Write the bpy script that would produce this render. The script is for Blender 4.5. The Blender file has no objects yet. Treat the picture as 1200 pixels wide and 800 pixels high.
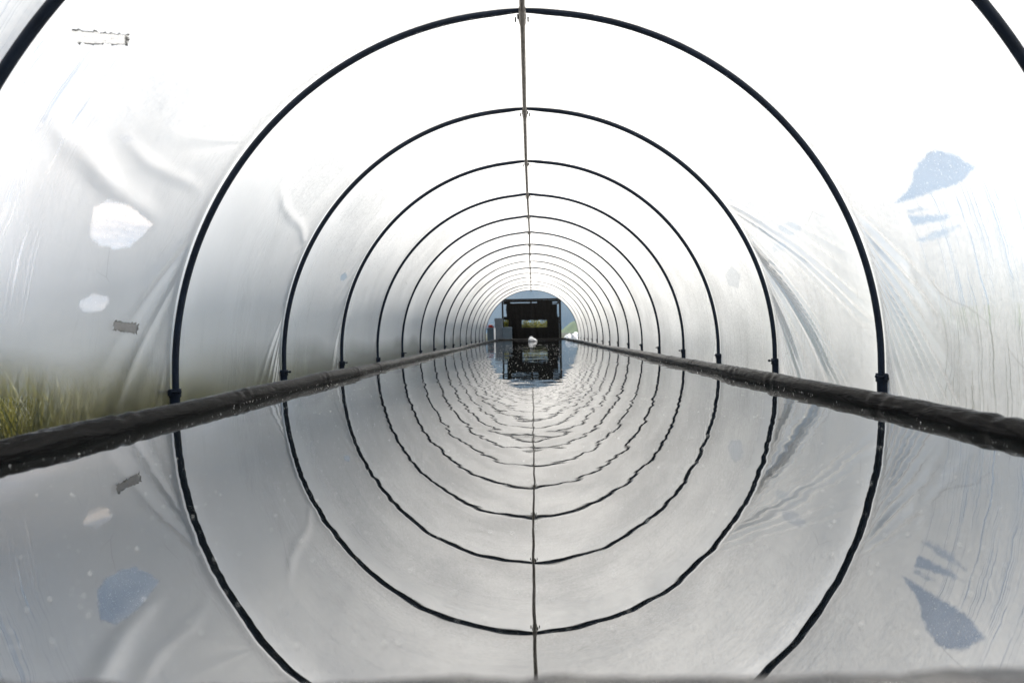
import bpy, bmesh, math, random
import numpy as np
from mathutils import Vector, Matrix

random.seed(7)
rng = np.random.RandomState(11)
sc = bpy.context.scene
COL = sc.collection
R = math.radians

# ----------------------------------------------------------------- frame of the place
F = 667.0                      # focal length in photograph pixels (1200 wide)
CAM = (0.027, 0.0, 0.30)       # water is z = 0, tunnel axis is x = 0, y runs down the tunnel
ROLL = R(1.05)
RAD, ZC = 1.90, 0.11           # hoop radius and the height of its centre
STEP, FIRST = 1.341, 1.716     # hoop spacing and the nearest hoop in view
NH = 17
HOOP_Y = [1.80] + [FIRST + STEP * k for k in range(1, NH)]
GROUND = -0.30
LEG = ZC - GROUND              # straight leg below the arc
ARC = math.pi * RAD
PL = 2 * LEG + ARC             # length of the whole profile, left foot to right foot

# ----------------------------------------------------------------- materials
def mat(name):
    m = bpy.data.materials.new(name); m.use_nodes = True
    nt = m.node_tree; nt.nodes.clear()
    out = nt.nodes.new('ShaderNodeOutputMaterial')
    return m, nt, out

class NT:
    def __init__(s, nt): s.nt = nt
    def n(s, t, **kw):
        nd = s.nt.nodes.new(t)
        for k, v in kw.items():
            if k in ('i',):
                for a, b in v.items():
                    if hasattr(b, 'is_output') or isinstance(b, bpy.types.NodeSocket): s.nt.links.new(b, nd.inputs[a])
                    else: nd.inputs[a].default_value = b
            else: setattr(nd, k, v)
        return nd
    def link(s, a, b): s.nt.links.new(a, b)
    def math(s, op, a, b=None, c=None, clamp=False):
        nd = s.n('ShaderNodeMath', operation=op, use_clamp=clamp)
        for k, v in enumerate((a, b, c)):
            if v is None: continue
            if isinstance(v, bpy.types.NodeSocket): s.link(v, nd.inputs[k])
            else: nd.inputs[k].default_value = v
        return nd.outputs[0]
    def noise(s, vec, scale, detail=3, rough=.5, dist=0):
        nd = s.n('ShaderNodeTexNoise', i={'Scale': scale, 'Detail': detail, 'Roughness': rough, 'Distortion': dist})
        if vec is not None: s.link(vec, nd.inputs['Vector'])
        return nd.outputs['Fac']
    def mapping(s, vec, scale=(1, 1, 1), loc=(0, 0, 0)):
        nd = s.n('ShaderNodeMapping', i={'Scale': scale, 'Location': loc}); s.link(vec, nd.inputs['Vector'])
        return nd.outputs[0]
    def ramp(s, fac, lo, hi, a=0.0, b=1.0):
        nd = s.n('ShaderNodeMapRange', interpolation_type='SMOOTHSTEP', i={'From Min': lo, 'From Max': hi, 'To Min': a, 'To Max': b})
        s.link(fac, nd.inputs['Value']); return nd.outputs[0]
    def mixc(s, fac, a, b):
        nd = s.n('ShaderNodeMix', data_type='RGBA')
        for k, v in ((0, fac), (6, a), (7, b)):
            if isinstance(v, bpy.types.NodeSocket): s.link(v, nd.inputs[k])
            else: nd.inputs[k].default_value = v if k == 0 else (*v, 1)[:4]
        return nd.outputs[2]
    def mixs(s, fac, a, b):
        nd = s.n('ShaderNodeMixShader')
        if isinstance(fac, bpy.types.NodeSocket): s.link(fac, nd.inputs[0])
        else: nd.inputs[0].default_value = fac
        s.link(a, nd.inputs[1]); s.link(b, nd.inputs[2]); return nd.outputs[0]
    def bump(s, h, strength, dist):
        nd = s.n('ShaderNodeBump', i={'Strength': strength, 'Distance': dist}); s.link(h, nd.inputs['Height'])
        return nd.outputs[0]

def principled(name, col, rough=.5, metal=0.0, var=.25, scale=8.0, bump=.0, bscale=60., ior=1.5, col2=None, coat=0.0, spec=.5):
    m, nt, out = mat(name); N = NT(nt)
    tc = N.n('ShaderNodeTexCoord').outputs['Object']
    f = N.noise(tc, scale, 5, .6)
    c2 = col2 or tuple(min(1, c * (1 - var)) for c in col)
    c = N.mixc(N.ramp(f, .35, .65), col, c2)
    p = N.n('ShaderNodeBsdfPrincipled', i={'Metallic': metal, 'IOR': ior, 'Coat Weight': coat, 'Specular IOR Level': spec})
    N.link(c, p.inputs['Base Color'])
    N.link(N.ramp(N.noise(tc, scale * 2.3, 4), .3, .7, max(0, rough - .1), min(1, rough + .12)), p.inputs['Roughness'])
    if bump: N.link(N.bump(N.noise(tc, bscale, 4, .6), bump, .01), p.inputs['Normal'])
    N.link(p.outputs[0], out.inputs[0]); return m

def leafy(name, col, col2, scale=6.):
    m, nt, out = mat(name); N = NT(nt)
    geo = N.n('ShaderNodeNewGeometry')
    tc = N.n('ShaderNodeTexCoord').outputs['Object']
    f = N.math('ADD', N.math('MULTIPLY', geo.outputs['Random Per Island'], .6), N.math('MULTIPLY', N.noise(tc, scale), .4))
    c = N.mixc(N.ramp(f, .25, .75), col, col2)
    d = N.n('ShaderNodeBsdfPrincipled', i={'Roughness': .55}); N.link(c, d.inputs['Base Color'])
    t = N.n('ShaderNodeBsdfTranslucent'); N.link(c, t.inputs['Color'])
    N.link(N.mixs(.35, d.outputs[0], t.outputs[0]), out.inputs[0]); return m

def film_material(name, end=False):
    m, nt, out = mat(name); N = NT(nt)
    at = lambda a: N.n('ShaderNodeAttribute', attribute_name=a, attribute_type='GEOMETRY').outputs['Fac']
    tc = N.n('ShaderNodeTexCoord').outputs['Object']
    uv = N.n('ShaderNodeUVMap').outputs['UV']                     # u = metres along the tunnel, v = metres round the profile
    # fine crinkle of thin sheet and condensation grain
    grain = N.noise(tc, 420., 2, .6)
    crink = N.noise(N.mapping(uv, (9, 3, 1)), 1.6, 4, .6, .8)
    b1 = N.bump(crink, .03, .05)
    bn = N.n('ShaderNodeBump', i={'Strength': .10, 'Distance': .003}); N.link(grain, bn.inputs['Height']); N.link(b1, bn.inputs['Normal'])
    nrm = bn.outputs[0]
    dirt = N.noise(tc, 1.1, 6, .62)
    runs = N.noise(N.mapping(uv, (26, .9, 1)), 1.0, 4, .6, .3)     # old water runs, long and thin round the profile
    tr = N.n('ShaderNodeBsdfTranslucent'); N.link(nrm, tr.inputs['Normal'])
    N.link(N.mixc(N.ramp(dirt, .35, .7), (.95, .94, .92), (.87, .86, .84)), tr.inputs['Color'])
    df = N.n('ShaderNodeBsdfDiffuse', i={'Color': (.84, .85, .87, 1)}); N.link(nrm, df.inputs['Normal'])
    rf = N.n('ShaderNodeBsdfRefraction', distribution='GGX', i={'Color': (.95, .96, .97, 1), 'Roughness': .62, 'IOR': 1.13}); N.link(nrm, rf.inputs['Normal'])
    tp = N.n('ShaderNodeBsdfTransparent', i={'Color': (.96, .97, .98, 1)})
    gl = N.n('ShaderNodeBsdfGlossy', distribution='GGX', i={'Color': (.95, .95, .95, 1), 'Roughness': .28}); N.link(nrm, gl.inputs['Normal'])
    body = N.mixs(.14, tr.outputs[0], df.outputs[0])
    wet = N.math('ADD', N.ramp(dirt, .3, .72, .24, .44), N.ramp(runs, .5, .72, 0, .10))
    mott = N.noise(tc, 48., 5, .8)
    wet = N.math('ADD', wet, N.math('MULTIPLY', N.math('SUBTRACT', mott, .5), .9), clamp=True)
    wet = N.math('MAXIMUM', wet, at('wet'))
    body = N.mixs(wet, body, rf.outputs[0])
    # clear places: wiped or washed patches (signed distance attribute, ragged by noise, with droplets left in them)
    edge = N.math('ADD', at('clear'), N.math('MULTIPLY', N.math('SUBTRACT', N.noise(tc, 28, 4, .6), .5), .035))
    clear = N.ramp(edge, -.010, .012)
    drops = N.ramp(N.noise(tc, 120, 1, .4), .66, .70)
    clear = N.math('MULTIPLY', clear, N.math('SUBTRACT', 1.0, N.math('MULTIPLY', drops, .5)))
    clear = N.math('MULTIPLY', clear, at('strength'))
    # drip tracks below them: thin clear lines running down the sheet
    warp = N.math('MULTIPLY', N.noise(N.mapping(uv, (1.2, 2.2, 1)), 2.0, 3), .05)
    su = N.math('ADD', N.n('ShaderNodeSeparateXYZ', i={0: uv}).outputs[0], warp)
    comb = N.n('ShaderNodeCombineXYZ'); N.link(su, comb.inputs[0])
    line = N.noise(comb.outputs[0], 52., 2, .5)
    line = N.math('SUBTRACT', 1.0, N.ramp(N.math('ABSOLUTE', N.math('SUBTRACT', line, .5)), .003, .016))
    brk = N.ramp(N.noise(N.mapping(uv, (30, 2.0, 1)), 1.0, 3), .42, .60)
    drip = N.math('MULTIPLY', N.math('MULTIPLY', line, brk), at('drip'), clamp=True)
    see = N.math('MAXIMUM', clear, N.math('MULTIPLY', drip, .75))
    see = N.math('MAXIMUM', see, at('thin'))
    if end:
        st = N.ramp(N.noise(N.mapping(tc, (3, 1, .8)), 4.0, 4, .6, 1.2), .52, .68, .985, .86)
        see = N.math('MAXIMUM', see, st)
    body = N.mixs(see, body, tp.outputs[0])
    fr = N.n('ShaderNodeFresnel', i={'IOR': 1.35}); N.link(nrm, fr.inputs['Normal'])
    body = N.mixs(N.math('MULTIPLY', fr.outputs[0], .25, clamp=True), body, gl.outputs[0])
    # grit and hairline scratches
    grit = N.math('MULTIPLY', N.ramp(N.noise(tc, 75, 2, .5), .76, .80), .35)
    vw = N.n('ShaderNodeTexVoronoi', feature='DISTANCE_TO_EDGE', i={'Scale': 1.35, 'Randomness': 1.0})
    vv = N.n('ShaderNodeVectorMath', operation='ADD'); N.link(N.mapping(uv, (1.3, .8, 1)), vv.inputs[0])
    wz = N.n('ShaderNodeTexNoise', i={'Scale': 1.5, 'Detail': 2}); N.link(uv, wz.inputs['Vector'])
    ws = N.n('ShaderNodeVectorMath', operation='SCALE', i={'Scale': .12}); N.link(wz.outputs['Color'], ws.inputs[0]); N.link(ws.outputs[0], vv.inputs[1])
    N.link(vv.outputs[0], vw.inputs['Vector'])
    hair = N.math('MULTIPLY', N.ramp(vw.outputs['Distance'], .0012, .0035, 1.0, 0.0), N.ramp(N.noise(uv, 2.3, 3), .56, .66))
    grit = N.math('MAXIMUM', grit, N.math('MULTIPLY', hair, .20))
    gd = N.n('ShaderNodeBsdfDiffuse', i={'Color': (.16, .14, .12, 1)})
    body = N.mixs(grit, body, gd.outputs[0])
    N.link(body, out.inputs[0]); return m

def water_material():
    m, nt, out = mat('water'); N = NT(nt)
    tc = N.n('ShaderNodeTexCoord').outputs['Object']
    p = N.n('ShaderNodeBsdfPrincipled', i={'Base Color': (.002, .003, .003, 1), 'Roughness': .010, 'IOR': 4.1})
    a = N.noise(N.mapping(tc, (1.5, 1.1, 1)), 2.3, 2, .45, .2)
    b = N.noise(N.mapping(tc, (1, .8, 1)), 9.0, 2, .5)
    far = N.ramp(N.n('ShaderNodeSeparateXYZ', i={0: tc}).outputs[1], 1.0, 8.0, .35, 1.0)   # the breeze reaches the open far end more
    h = N.math('MULTIPLY', N.math('ADD', a, N.math('MULTIPLY', b, .26)), N.math('MULTIPLY', far, N.ramp(N.noise(tc, .55, 3, .5), .35, .65, .55, 1.45)))
    N.link(N.bump(h, 1.0, .0036), p.inputs['Normal'])
    # fine dust film, matt and very thin
    dust = N.math('MULTIPLY', N.ramp(N.noise(tc, 260, 3, .7), .54, .75), N.ramp(N.noise(tc, 1.7, 4, .6), .35, .7, .0, .022))
    d = N.n('ShaderNodeBsdfDiffuse', i={'Color': (.55, .55, .52, 1)})
    N.link(N.mixs(dust, p.outputs[0], d.outputs[0]), out.inputs[0]); return m

M = {}
M['film'] = film_material('greenhouse_film')
M['endfilm'] = film_material('end_film', True)
M['water'] = water_material()
M['hoop'] = principled('painted_steel', (.009, .016, .031), .40, .0, .3, 12, spec=.18)
M['galv'] = principled('galvanised_steel', (.22, .20, .18), .5, .35, .35, 14, col2=(.13, .115, .10))
M['black_plastic'] = principled('black_plastic', (.002, .002, .0021), .2, 0, .2, 9, bump=.12, bscale=70, col2=(.005, .0047, .0045), spec=.10)
def wrap_material():
    m, nt, out = mat('black_wrap'); N = NT(nt)
    tc = N.n('ShaderNodeTexCoord').outputs['Object']
    def ridge(scale, s, d):
        n_ = N.noise(N.mapping(tc, scale), s, 3, .55, d)
        return N.math('SUBTRACT', 1.0, N.math('MULTIPLY', N.math('ABSOLUTE', N.math('SUBTRACT', n_, .5)), 5.0), clamp=True)
    h = N.math('ADD', ridge((4, .8, 4), 7., 1.4), N.math('MULTIPLY', ridge((1.5, 3.0, 1.5), 9., .8), .35))
    nrm = N.bump(h, .30, .006)
    # slick sheet: nearly black face on, a bright sheen only at a glancing angle
    p = N.n('ShaderNodeBsdfDiffuse', i={'Color': (.0016, .0016, .0017, 1)})
    g = N.n('ShaderNodeBsdfGlossy', distribution='GGX', i={'Color': (1, 1, 1, 1)})
    N.link(N.ramp(N.noise(tc, 12, 4), .3, .7, .10, .26), g.inputs['Roughness'])
    N.link(nrm, g.inputs['Normal'])
    lw = N.n('ShaderNodeLayerWeight'); N.link(nrm, lw.inputs['Normal'])
    f = N.math('ADD', .012, N.math('MULTIPLY', N.math('POWER', lw.outputs['Facing'], 7.0), .60))
    body = N.mixs(f, p.outputs[0], g.outputs[0])
    # dried splash marks
    k = N.math('MULTIPLY', N.ramp(N.noise(N.mapping(tc, (1, .35, 1)), 60, 4, .7), .66, .74), .03)
    d = N.n('ShaderNodeBsdfDiffuse', i={'Color': (.25, .24, .22, 1)})
    N.link(N.mixs(k, body, d.outputs[0]), out.inputs[0]); return m
M['black_plastic'] = wrap_material()
M['lip'] = principled('dusty_black_plastic', (.020, .020, .022), .28, 0, .2, 14, bump=.2, bscale=60, col2=(.06, .058, .056), spec=.5)
M['liner'] = principled('pond_liner', (.002, .002, .002), .36, 0, .2, 7, bump=.5, bscale=38, col2=(.004, .004, .004), spec=.10)
M['frame'] = principled('frame_black', (.006, .006, .007), .5, spec=.2)
M['tape'] = principled('old_tape', (.45, .42, .38), .5, 0, .4, 30, col2=(.22, .18, .14))
M['tape_edge'] = principled('tape_dirt', (.03, .027, .025), .7)
M['box'] = principled('grey_plastic', (.085, .11, .14), .5, 0, .2, 5)
M['box_dark'] = principled('blue_grey_plastic', (.06, .09, .12), .5, 0, .2, 5)
M['white_plastic'] = principled('white_plastic', (.80, .80, .82), .4, 0, .1, 6)
M['red'] = principled('red_plastic', (.42, .035, .03), .5, 0, .3, 5)
M['cloth_white'] = principled('white_sheet', (.82, .82, .84), .55, 0, .1, 4)
M['foam'] = principled('foam_fleck', (.85, .85, .83), .8, 0, .1, 40)
M['grass'] = leafy('grass_blades', (.035, .045, .010), (.20, .185, .035))
M['leaf'] = leafy('shrub_leaves', (.12, .13, .02), (.19, .18, .035))
M['wood'] = principled('bark', (.08, .06, .045), .8)
M['hill'] = principled('hill_forest_hazed', (.018, .027, .034), .9, 0, .3, .004, col2=(.03, .042, .044))  # dark slate slopes, with some blue distance haze painted into the base colour
M['hillgreen'] = principled('hill_meadow', (.05, .085, .03), .9, 0, .3, .02, col2=(.09, .12, .05))

def tape_material(name, col, clearness, dark):
    m, nt, out = mat(name); N = NT(nt)
    uv = N.n('ShaderNodeUVMap').outputs['UV']
    sp = N.n('ShaderNodeSeparateXYZ', i={0: uv})
    nz = N.noise(N.mapping(uv, (9, 2.2, 1)), 1.5, 4, .7)
    jag = N.math('MULTIPLY', N.math('SUBTRACT', nz, .5), .5)
    ev = N.math('ABSOLUTE', N.math('SUBTRACT', N.math('ADD', sp.outputs[1], N.math('MULTIPLY', jag, .35)), .5))
    eu = N.ramp(sp.outputs[0], .90, .95)
    ed = N.math('MAXIMUM', N.ramp(ev, .38, .46), N.math('MULTIPLY', eu, N.ramp(nz, .40, .5)))
    ed = N.math('MULTIPLY', N.math('MAXIMUM', ed, N.ramp(nz, .60, .68)), dark)
    t = N.n('ShaderNodeBsdfTranslucent', i={'Color': (*col, 1)}); p = N.n('ShaderNodeBsdfTransparent')
    k = N.n('ShaderNodeBsdfDiffuse', i={'Color': (.022, .018, .015, 1)})
    a = N.mixs(clearness, t.outputs[0], p.outputs[0])
    N.link(N.mixs(ed, a, k.outputs[0]), out.inputs[0]); return m
M['tape_clear'] = tape_material('clear_tape', (.72, .69, .64), .50, .9)
M['tape_brown'] = tape_material('brown_tape', (.42, .36, .31), .35, .55)

def ground_material():
    m, nt, out = mat('field'); N = NT(nt)
    tc = N.n('ShaderNodeTexCoord').outputs['Object']
    f = N.noise(tc, .6, 6, .65); g = N.noise(tc, 14, 4, .7)
    c = N.mixc(N.ramp(f, .35, .65), (.014, .020, .010), (.030, .030, .016))
    c = N.mixc(N.ramp(g, .4, .7), c, (.02, .024, .010))
    # trodden bare soil under and right round the tunnel
    sp = N.n('ShaderNodeSeparateXYZ', i={0: tc})
    ax = N.math('ABSOLUTE', sp.outputs[0])
    soil = N.ramp(N.math('ADD', ax, N.math('MULTIPLY', f, .5)), 2.3, 2.7)
    c = N.mixc(soil, (.03, .024, .018), c)
    p = N.n('ShaderNodeBsdfPrincipled', i={'Roughness': .9}); N.link(c, p.inputs['Base Color'])
    N.link(N.bump(g, .6, .03), p.inputs['Normal'])
    N.link(p.outputs[0], out.inputs[0]); return m
M['ground'] = ground_material()

# ----------------------------------------------------------------- object helpers
def link(name, me, parent=None):
    o = bpy.data.objects.new(name, me); COL.objects.link(o)
    if parent is not None: o.parent = parent
    return o
def tag(o, label=None, cat=None, group=None, kind=None):
    for k, v in (('label', label), ('category', cat), ('group', group), ('kind', kind)):
        if v: o[k] = v
    return o
def empty(name, loc, label, cat, group=None, rz=0):
    o = link(name, None); o.location = loc; o.rotation_euler.z = rz
    return tag(o, label, cat, group)
def npmesh(name, V, Fc, material, smooth=True, uv=None):
    me = bpy.data.meshes.new(name)
    V = np.asarray(V, dtype=np.float64); Fc = np.asarray(Fc, dtype=np.int64)
    n, k = Fc.shape
    me.vertices.add(len(V)); me.vertices.foreach_set('co', V.ravel())
    me.loops.add(n * k); me.loops.foreach_set('vertex_index', Fc.ravel().astype(np.int32))
    me.polygons.add(n); me.polygons.foreach_set('loop_start', np.arange(0, n * k, k, dtype=np.int32))
    me.polygons.foreach_set('loop_total', np.full(n, k, dtype=np.int32))
    if uv is not None:
        l = me.uv_layers.new(name='UVMap'); l.data.foreach_set('uv', np.asarray(uv)[Fc.ravel()].ravel())
    me.update(calc_edges=True); me.validate()
    if smooth: me.polygons.foreach_set('use_smooth', np.ones(len(me.polygons), dtype=bool))
    me.materials.append(material)
    return me
def grid_faces(a, b, wrap=False):
    i, j = np.meshgrid(np.arange(a - 1), np.arange(b if wrap else b - 1), indexing='ij')
    j2 = (j + 1) % b
    return np.stack([i * b + j, (i + 1) * b + j, (i + 1) * b + j2, i * b + j2], -1).reshape(-1, 4)
def tube_arrays(path, rad, seg=12, up=(0, 0, 1), rmod=None):
    P = np.asarray(path, float); n = len(P)
    T = np.gradient(P, axis=0); T /= np.linalg.norm(T, axis=1)[:, None]
    U = np.tile(np.asarray(up, float), (n, 1))
    A = np.cross(T, U); A /= np.linalg.norm(A, axis=1)[:, None]
    B = np.cross(A, T)
    th = np.linspace(0, 2 * math.pi, seg, endpoint=False)
    r = np.broadcast_to(np.asarray(rad, float).reshape(-1, 1) if np.ndim(rad) else np.full((n, 1), rad), (n, seg)).copy()
    if rmod is not None: r = r * rmod
    V = P[:, None, :] + r[..., None] * (A[:, None, :] * np.cos(th)[None, :, None] + B[:, None, :] * np.sin(th)[None, :, None])
    return V.reshape(-1, 3), grid_faces(n, seg, True)[:, ::-1]
def tube(name, path, rad, material, parent=None, seg=12, up=(0, 0, 1), rmod=None):
    V, Fc = tube_arrays(path, rad, seg, up, rmod)
    me = npmesh(name, V, Fc, material)
    bm = bmesh.new(); bm.from_mesh(me)
    bmesh.ops.holes_fill(bm, edges=[e for e in bm.edges if e.is_boundary], sides=0)
    bmesh.ops.recalc_face_normals(bm, faces=bm.faces)
    bm.to_mesh(me); bm.free()
    return link(name, me, parent)
def box_bm(bm, c, s, bev=.0, rot=None):
    r = bmesh.ops.create_cube(bm, size=1.0)
    vs = r['verts']
    bmesh.ops.scale(bm, vec=s, verts=vs)
    if bev:
        es = list({e for v in vs for e in v.link_edges})
        rr = bmesh.ops.bevel(bm, geom=es, offset=bev, segments=2, affect='EDGES', profile=.6)
        vs = list({v for f in rr['faces'] for v in f.verts} | {v for v in vs if v.is_valid})
    if rot is not None: bmesh.ops.rotate(bm, cent=(0, 0, 0), matrix=rot, verts=vs)
    bmesh.ops.translate(bm, vec=c, verts=vs)
    return vs
def bm_obj(name, bm, material, parent=None, smooth=False):
    me = bpy.data.meshes.new(name); bm.to_mesh(me); bm.free()
    me.materials.append(material)
    if smooth: me.polygons.foreach_set('use_smooth', np.ones(len(me.polygons), dtype=bool))
    return link(name, me, parent)
def boxes(name, lst, material, parent=None, bev=.004):
    bm = bmesh.new()
    for c, s in lst: box_bm(bm, c, s, bev)
    return bm_obj(name, bm, material, parent)

# smooth value noise for modelling
def vnoise1(x, seed=0):
    g = np.random.RandomState(seed).uniform(-1, 1, 4096)
    i = np.floor(x).astype(int); f = x - i; f = f * f * (3 - 2 * f)
    return g[i % 4096] * (1 - f) + g[(i + 1) % 4096] * f
def vnoise2(x, y, seed=0):
    g = np.random.RandomState(seed).uniform(-1, 1, (256, 256))
    i = np.floor(x).astype(int); j = np.floor(y).astype(int)
    f = x - i; f = f * f * (3 - 2 * f); h = y - j; h = h * h * (3 - 2 * h)
    a = g[i % 256, j % 256]; b = g[(i + 1) % 256, j % 256]; c = g[i % 256, (j + 1) % 256]; d = g[(i + 1) % 256, (j + 1) % 256]
    return (a * (1 - f) + b * f) * (1 - h) + (c * (1 - f) + d * f) * h

# tunnel profile: s metres from the left foot, over the crown, to the right foot
def profile(s):
    s = np.asarray(s, float)
    t = np.clip((s - LEG) / RAD, 0, math.pi)
    x = -RAD * np.cos(t); z = ZC + RAD * np.sin(t)
    nx = -np.cos(t); nz = np.sin(t)                      # outward
    z = np.where(s < LEG, GROUND + s, np.where(s > LEG + ARC, ZC - (s - LEG - ARC), z))
    return x, z, nx, nz

# where a line of sight from the camera meets the tunnel wall: used only to read wear marks off the photograph into (y, s)
def wall_at(px, py):
    dx, dy = px - 624., py - 389.
    c, sn = math.cos(ROLL), math.sin(ROLL)
    ux, uy = dx * c - dy * sn, dx * sn + dy * c
    ax, az = ux / F, -uy / F
    lo, hi = .1, 60.
    RW = RAD - .02
    def inside(d):
        x, z = CAM[0] + ax * d, CAM[2] + az * d
        return (abs(x) < RW) if z < ZC else (x * x + (z - ZC) ** 2 < RW * RW)
    for _ in range(60):
        m_ = .5 * (lo + hi)
        if inside(m_): lo = m_
        else: hi = m_
    x, z = CAM[0] + ax * lo, CAM[2] + az * lo
    if z < ZC: s = (z - GROUND) if x < 0 else LEG + ARC + (ZC - z)
    else: s = LEG + RAD * (math.pi - math.atan2(z - ZC, x))
    return lo, s

# ================================================================= SETTING
def make_ground():
    rs = [0, 3, 8, 20, 60, 200, 700, 1500, 3300]
    V = [(0, 0, GROUND - .01)]; Fq = []
    bm = bmesh.new()
    c = bm.verts.new((0, 10, GROUND - .01)); prev = None
    for r in rs[1:]:
        ring = []
        for k in range(64):
            a = 2 * math.pi * k / 64
            x, y = r * math.cos(a), 10 + r * math.sin(a)
            ring.append(bm.verts.new((x, y, GROUND - .01 - (0 if r < 100 else 0))))
        for k in range(64):
            k2 = (k + 1) % 64
            if prev is None: bm.faces.new((c, ring[k], ring[k2]))
            else: bm.faces.new((prev[k], ring[k], ring[k2], prev[k2]))
        prev = ring
    o = bm_obj('ground', bm, M['ground'], None, True)
    return tag(o, kind='structure')
make_ground()

def make_hills(name, y0, depth, x0, x1, base, ridge, material, seed, nx=160, ny=40):
    xs = np.linspace(x0, x1, nx); v = np.linspace(0, 1, ny)
    X, Vv = np.meshgrid(xs, v, indexing='ij')
    env = np.sin(math.pi * Vv) ** .8
    H = ridge(X) * env * (1 + .22 * vnoise2(X / 260., Vv * 5, seed) + .1 * vnoise2(X / 70., Vv * 16, seed + 1))
    V = np.stack([X, y0 + depth * Vv + 0 * X, base + H], -1).reshape(-1, 3)
    me = npmesh(name, V, grid_faces(nx, ny), material)
    return tag(link(name, me), kind='structure')
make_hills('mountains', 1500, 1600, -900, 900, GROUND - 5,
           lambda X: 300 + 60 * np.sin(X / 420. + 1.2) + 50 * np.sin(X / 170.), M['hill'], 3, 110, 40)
make_hills('hills', 160, 260, 13, 460, GROUND - 2,
           lambda X: (11 + 2 * np.sin(X / 40.)) * np.clip((X - 13) / 12, 0, 1), M['hillgreen'], 9, 90, 24)

# water
def make_water():
    xs = np.linspace(-1.32, 1.32, 30); ys = np.linspace(.42, 22.47, 200)
    X, Y = np.meshgrid(xs, ys, indexing='ij')
    me = npmesh('water', np.stack([X, Y, 0 * X], -1).reshape(-1, 3), grid_faces(30, 200), M['water'])
    tag(link('water', me), kind='structure')
make_water()

# ================================================================= POLYTUNNEL
tunnel = empty('polytunnel', (0, 0, GROUND),
               'long white plastic polytunnel with black hoops arching over the dark water', 'polytunnel')
def under(o):                                   # child of the tunnel keeping world coordinates
    o.parent = tunnel; o.matrix_parent_inverse = Matrix.Translation((0, 0, -GROUND)); return o

THIN = {6, 9, 12, 13}
def hoop_mesh_path(y, k):
    s = np.linspace(0, PL, 150)
    x, z, nx, nz = profile(s)
    r = np.random.RandomState(100 + k)
    wob = .006 * np.sin(s * 1.3 + r.uniform(0, 6)) * np.sin(s / PL * math.pi)
    # two bent halves sleeved at the ridge: a very slight point there
    pk = .012 * np.exp(-((s - PL / 2) / .10) ** 2)
    if k == 0: y = y - .018 + .034 * x / RAD                       # this one leans a little down the tunnel on its right
    return np.stack([x + nx * wob, np.zeros_like(s) + y + .008 * np.sin(s * .9 + k), z + nz * wob + pk], -1)

def clamp_mesh():
    bm = bmesh.new()
    bmesh.ops.create_cone(bm, cap_ends=True, segments=16, radius1=.031, radius2=.031, depth=.045, matrix=Matrix.Translation((0, 0, 0)))
    bmesh.ops.create_cone(bm, cap_ends=True, segments=16, radius1=.0255, radius2=.0255, depth=.30, matrix=Matrix.Translation((0, 0, -.165)))
    box_bm(bm, (0, -.034, .004), (.022, .020, .030), .002)
    rotx = Matrix.Rotation(math.pi / 2, 4, 'X'); roty = Matrix.Rotation(math.pi / 2, 4, 'Y')
    bmesh.ops.create_cone(bm, cap_ends=True, segments=8, radius1=.006, radius2=.006, depth=.115, matrix=Matrix.Translation((0, -.036, .008)) @ roty)
    bmesh.ops.create_cone(bm, cap_ends=True, segments=6, radius1=.011, radius2=.011, depth=.010, matrix=Matrix.Translation((.048, -.036, .008)) @ roty)
    bmesh.ops.create_cone(bm, cap_ends=True, segments=6, radius1=.011, radius2=.011, depth=.010, matrix=Matrix.Translation((-.048, -.036, .008)) @ roty)
    me = bpy.data.meshes.new('clamp'); bm.to_mesh(me); bm.free(); me.materials.append(M['hoop']); return me
def clip_mesh():
    bm = bmesh.new()
    box_bm(bm, (0, 0, 0), (.05, .030, .016), .004)
    box_bm(bm, (.0, .0, -.014), (.036, .036, .010), .003)
    bmesh.ops.create_cone(bm, cap_ends=True, segments=6, radius1=.005, radius2=.005, depth=.024, matrix=Matrix.Translation((.034, 0, -.016)))
    bmesh.ops.create_cone(bm, cap_ends=True, segments=6, radius1=.005, radius2=.005, depth=.024, matrix=Matrix.Translation((-.034, 0, -.016)))
    me = bpy.data.meshes.new('ridge_clip'); bm.to_mesh(me); bm.free(); me.materials.append(M['frame']); return me
CL, RC = clamp_mesh(), clip_mesh()
for k, y in enumerate(HOOP_Y):
    rad = .014 if k in THIN else .0166
    path = hoop_mesh_path(y, k)
    V, Fc = tube_arrays(path, rad, 12, (0, 1, 0))
    h = under(link('hoop', npmesh('hoop', V, Fc, M['hoop'])))
    h['group'] = 'hoops of the tunnel'
    for sx in (-1, 1):
        c = link('clamp', CL, h); c.location = (sx * RAD, y, .022 + .012 * rng.uniform(-1, 1) + .012 * sx)
        c.rotation_euler.z = rng.uniform(-.4, .4)
    c = link('ridge_clip', RC, h); c.location = (0, y, ZC + RAD - .016)

# ridge pole: lengths of pipe sleeved together, slung under the hoops
def ridge_arrays():
    ys = np.arange(-.3, HOOP_Y[-1] + .05, .03)
    r = np.full(len(ys), .0140)
    path = np.stack([.006 * np.sin(ys * .8), ys, ZC + RAD - .0415 - .006 * np.sin(ys / STEP * math.pi) ** 2], -1)
    return tube_arrays(path, r, 12)
V, Fc = ridge_arrays()
rp = under(link('ridge_pole', npmesh('ridge_pole', V, Fc, M['galv'])))
for y in [HOOP_Y[1] - .05, HOOP_Y[2] - .06, HOOP_Y[4] - .05, HOOP_Y[7] - .05]:
    V, Fc = tube_arrays([(.006 * math.sin(y * .8), y - .07 + .02 * i, ZC + RAD - .0415) for i in range(8)], .0185, 12)
    link('sleeve', npmesh('sleeve', V, Fc, M['galv']), rp)

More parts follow.
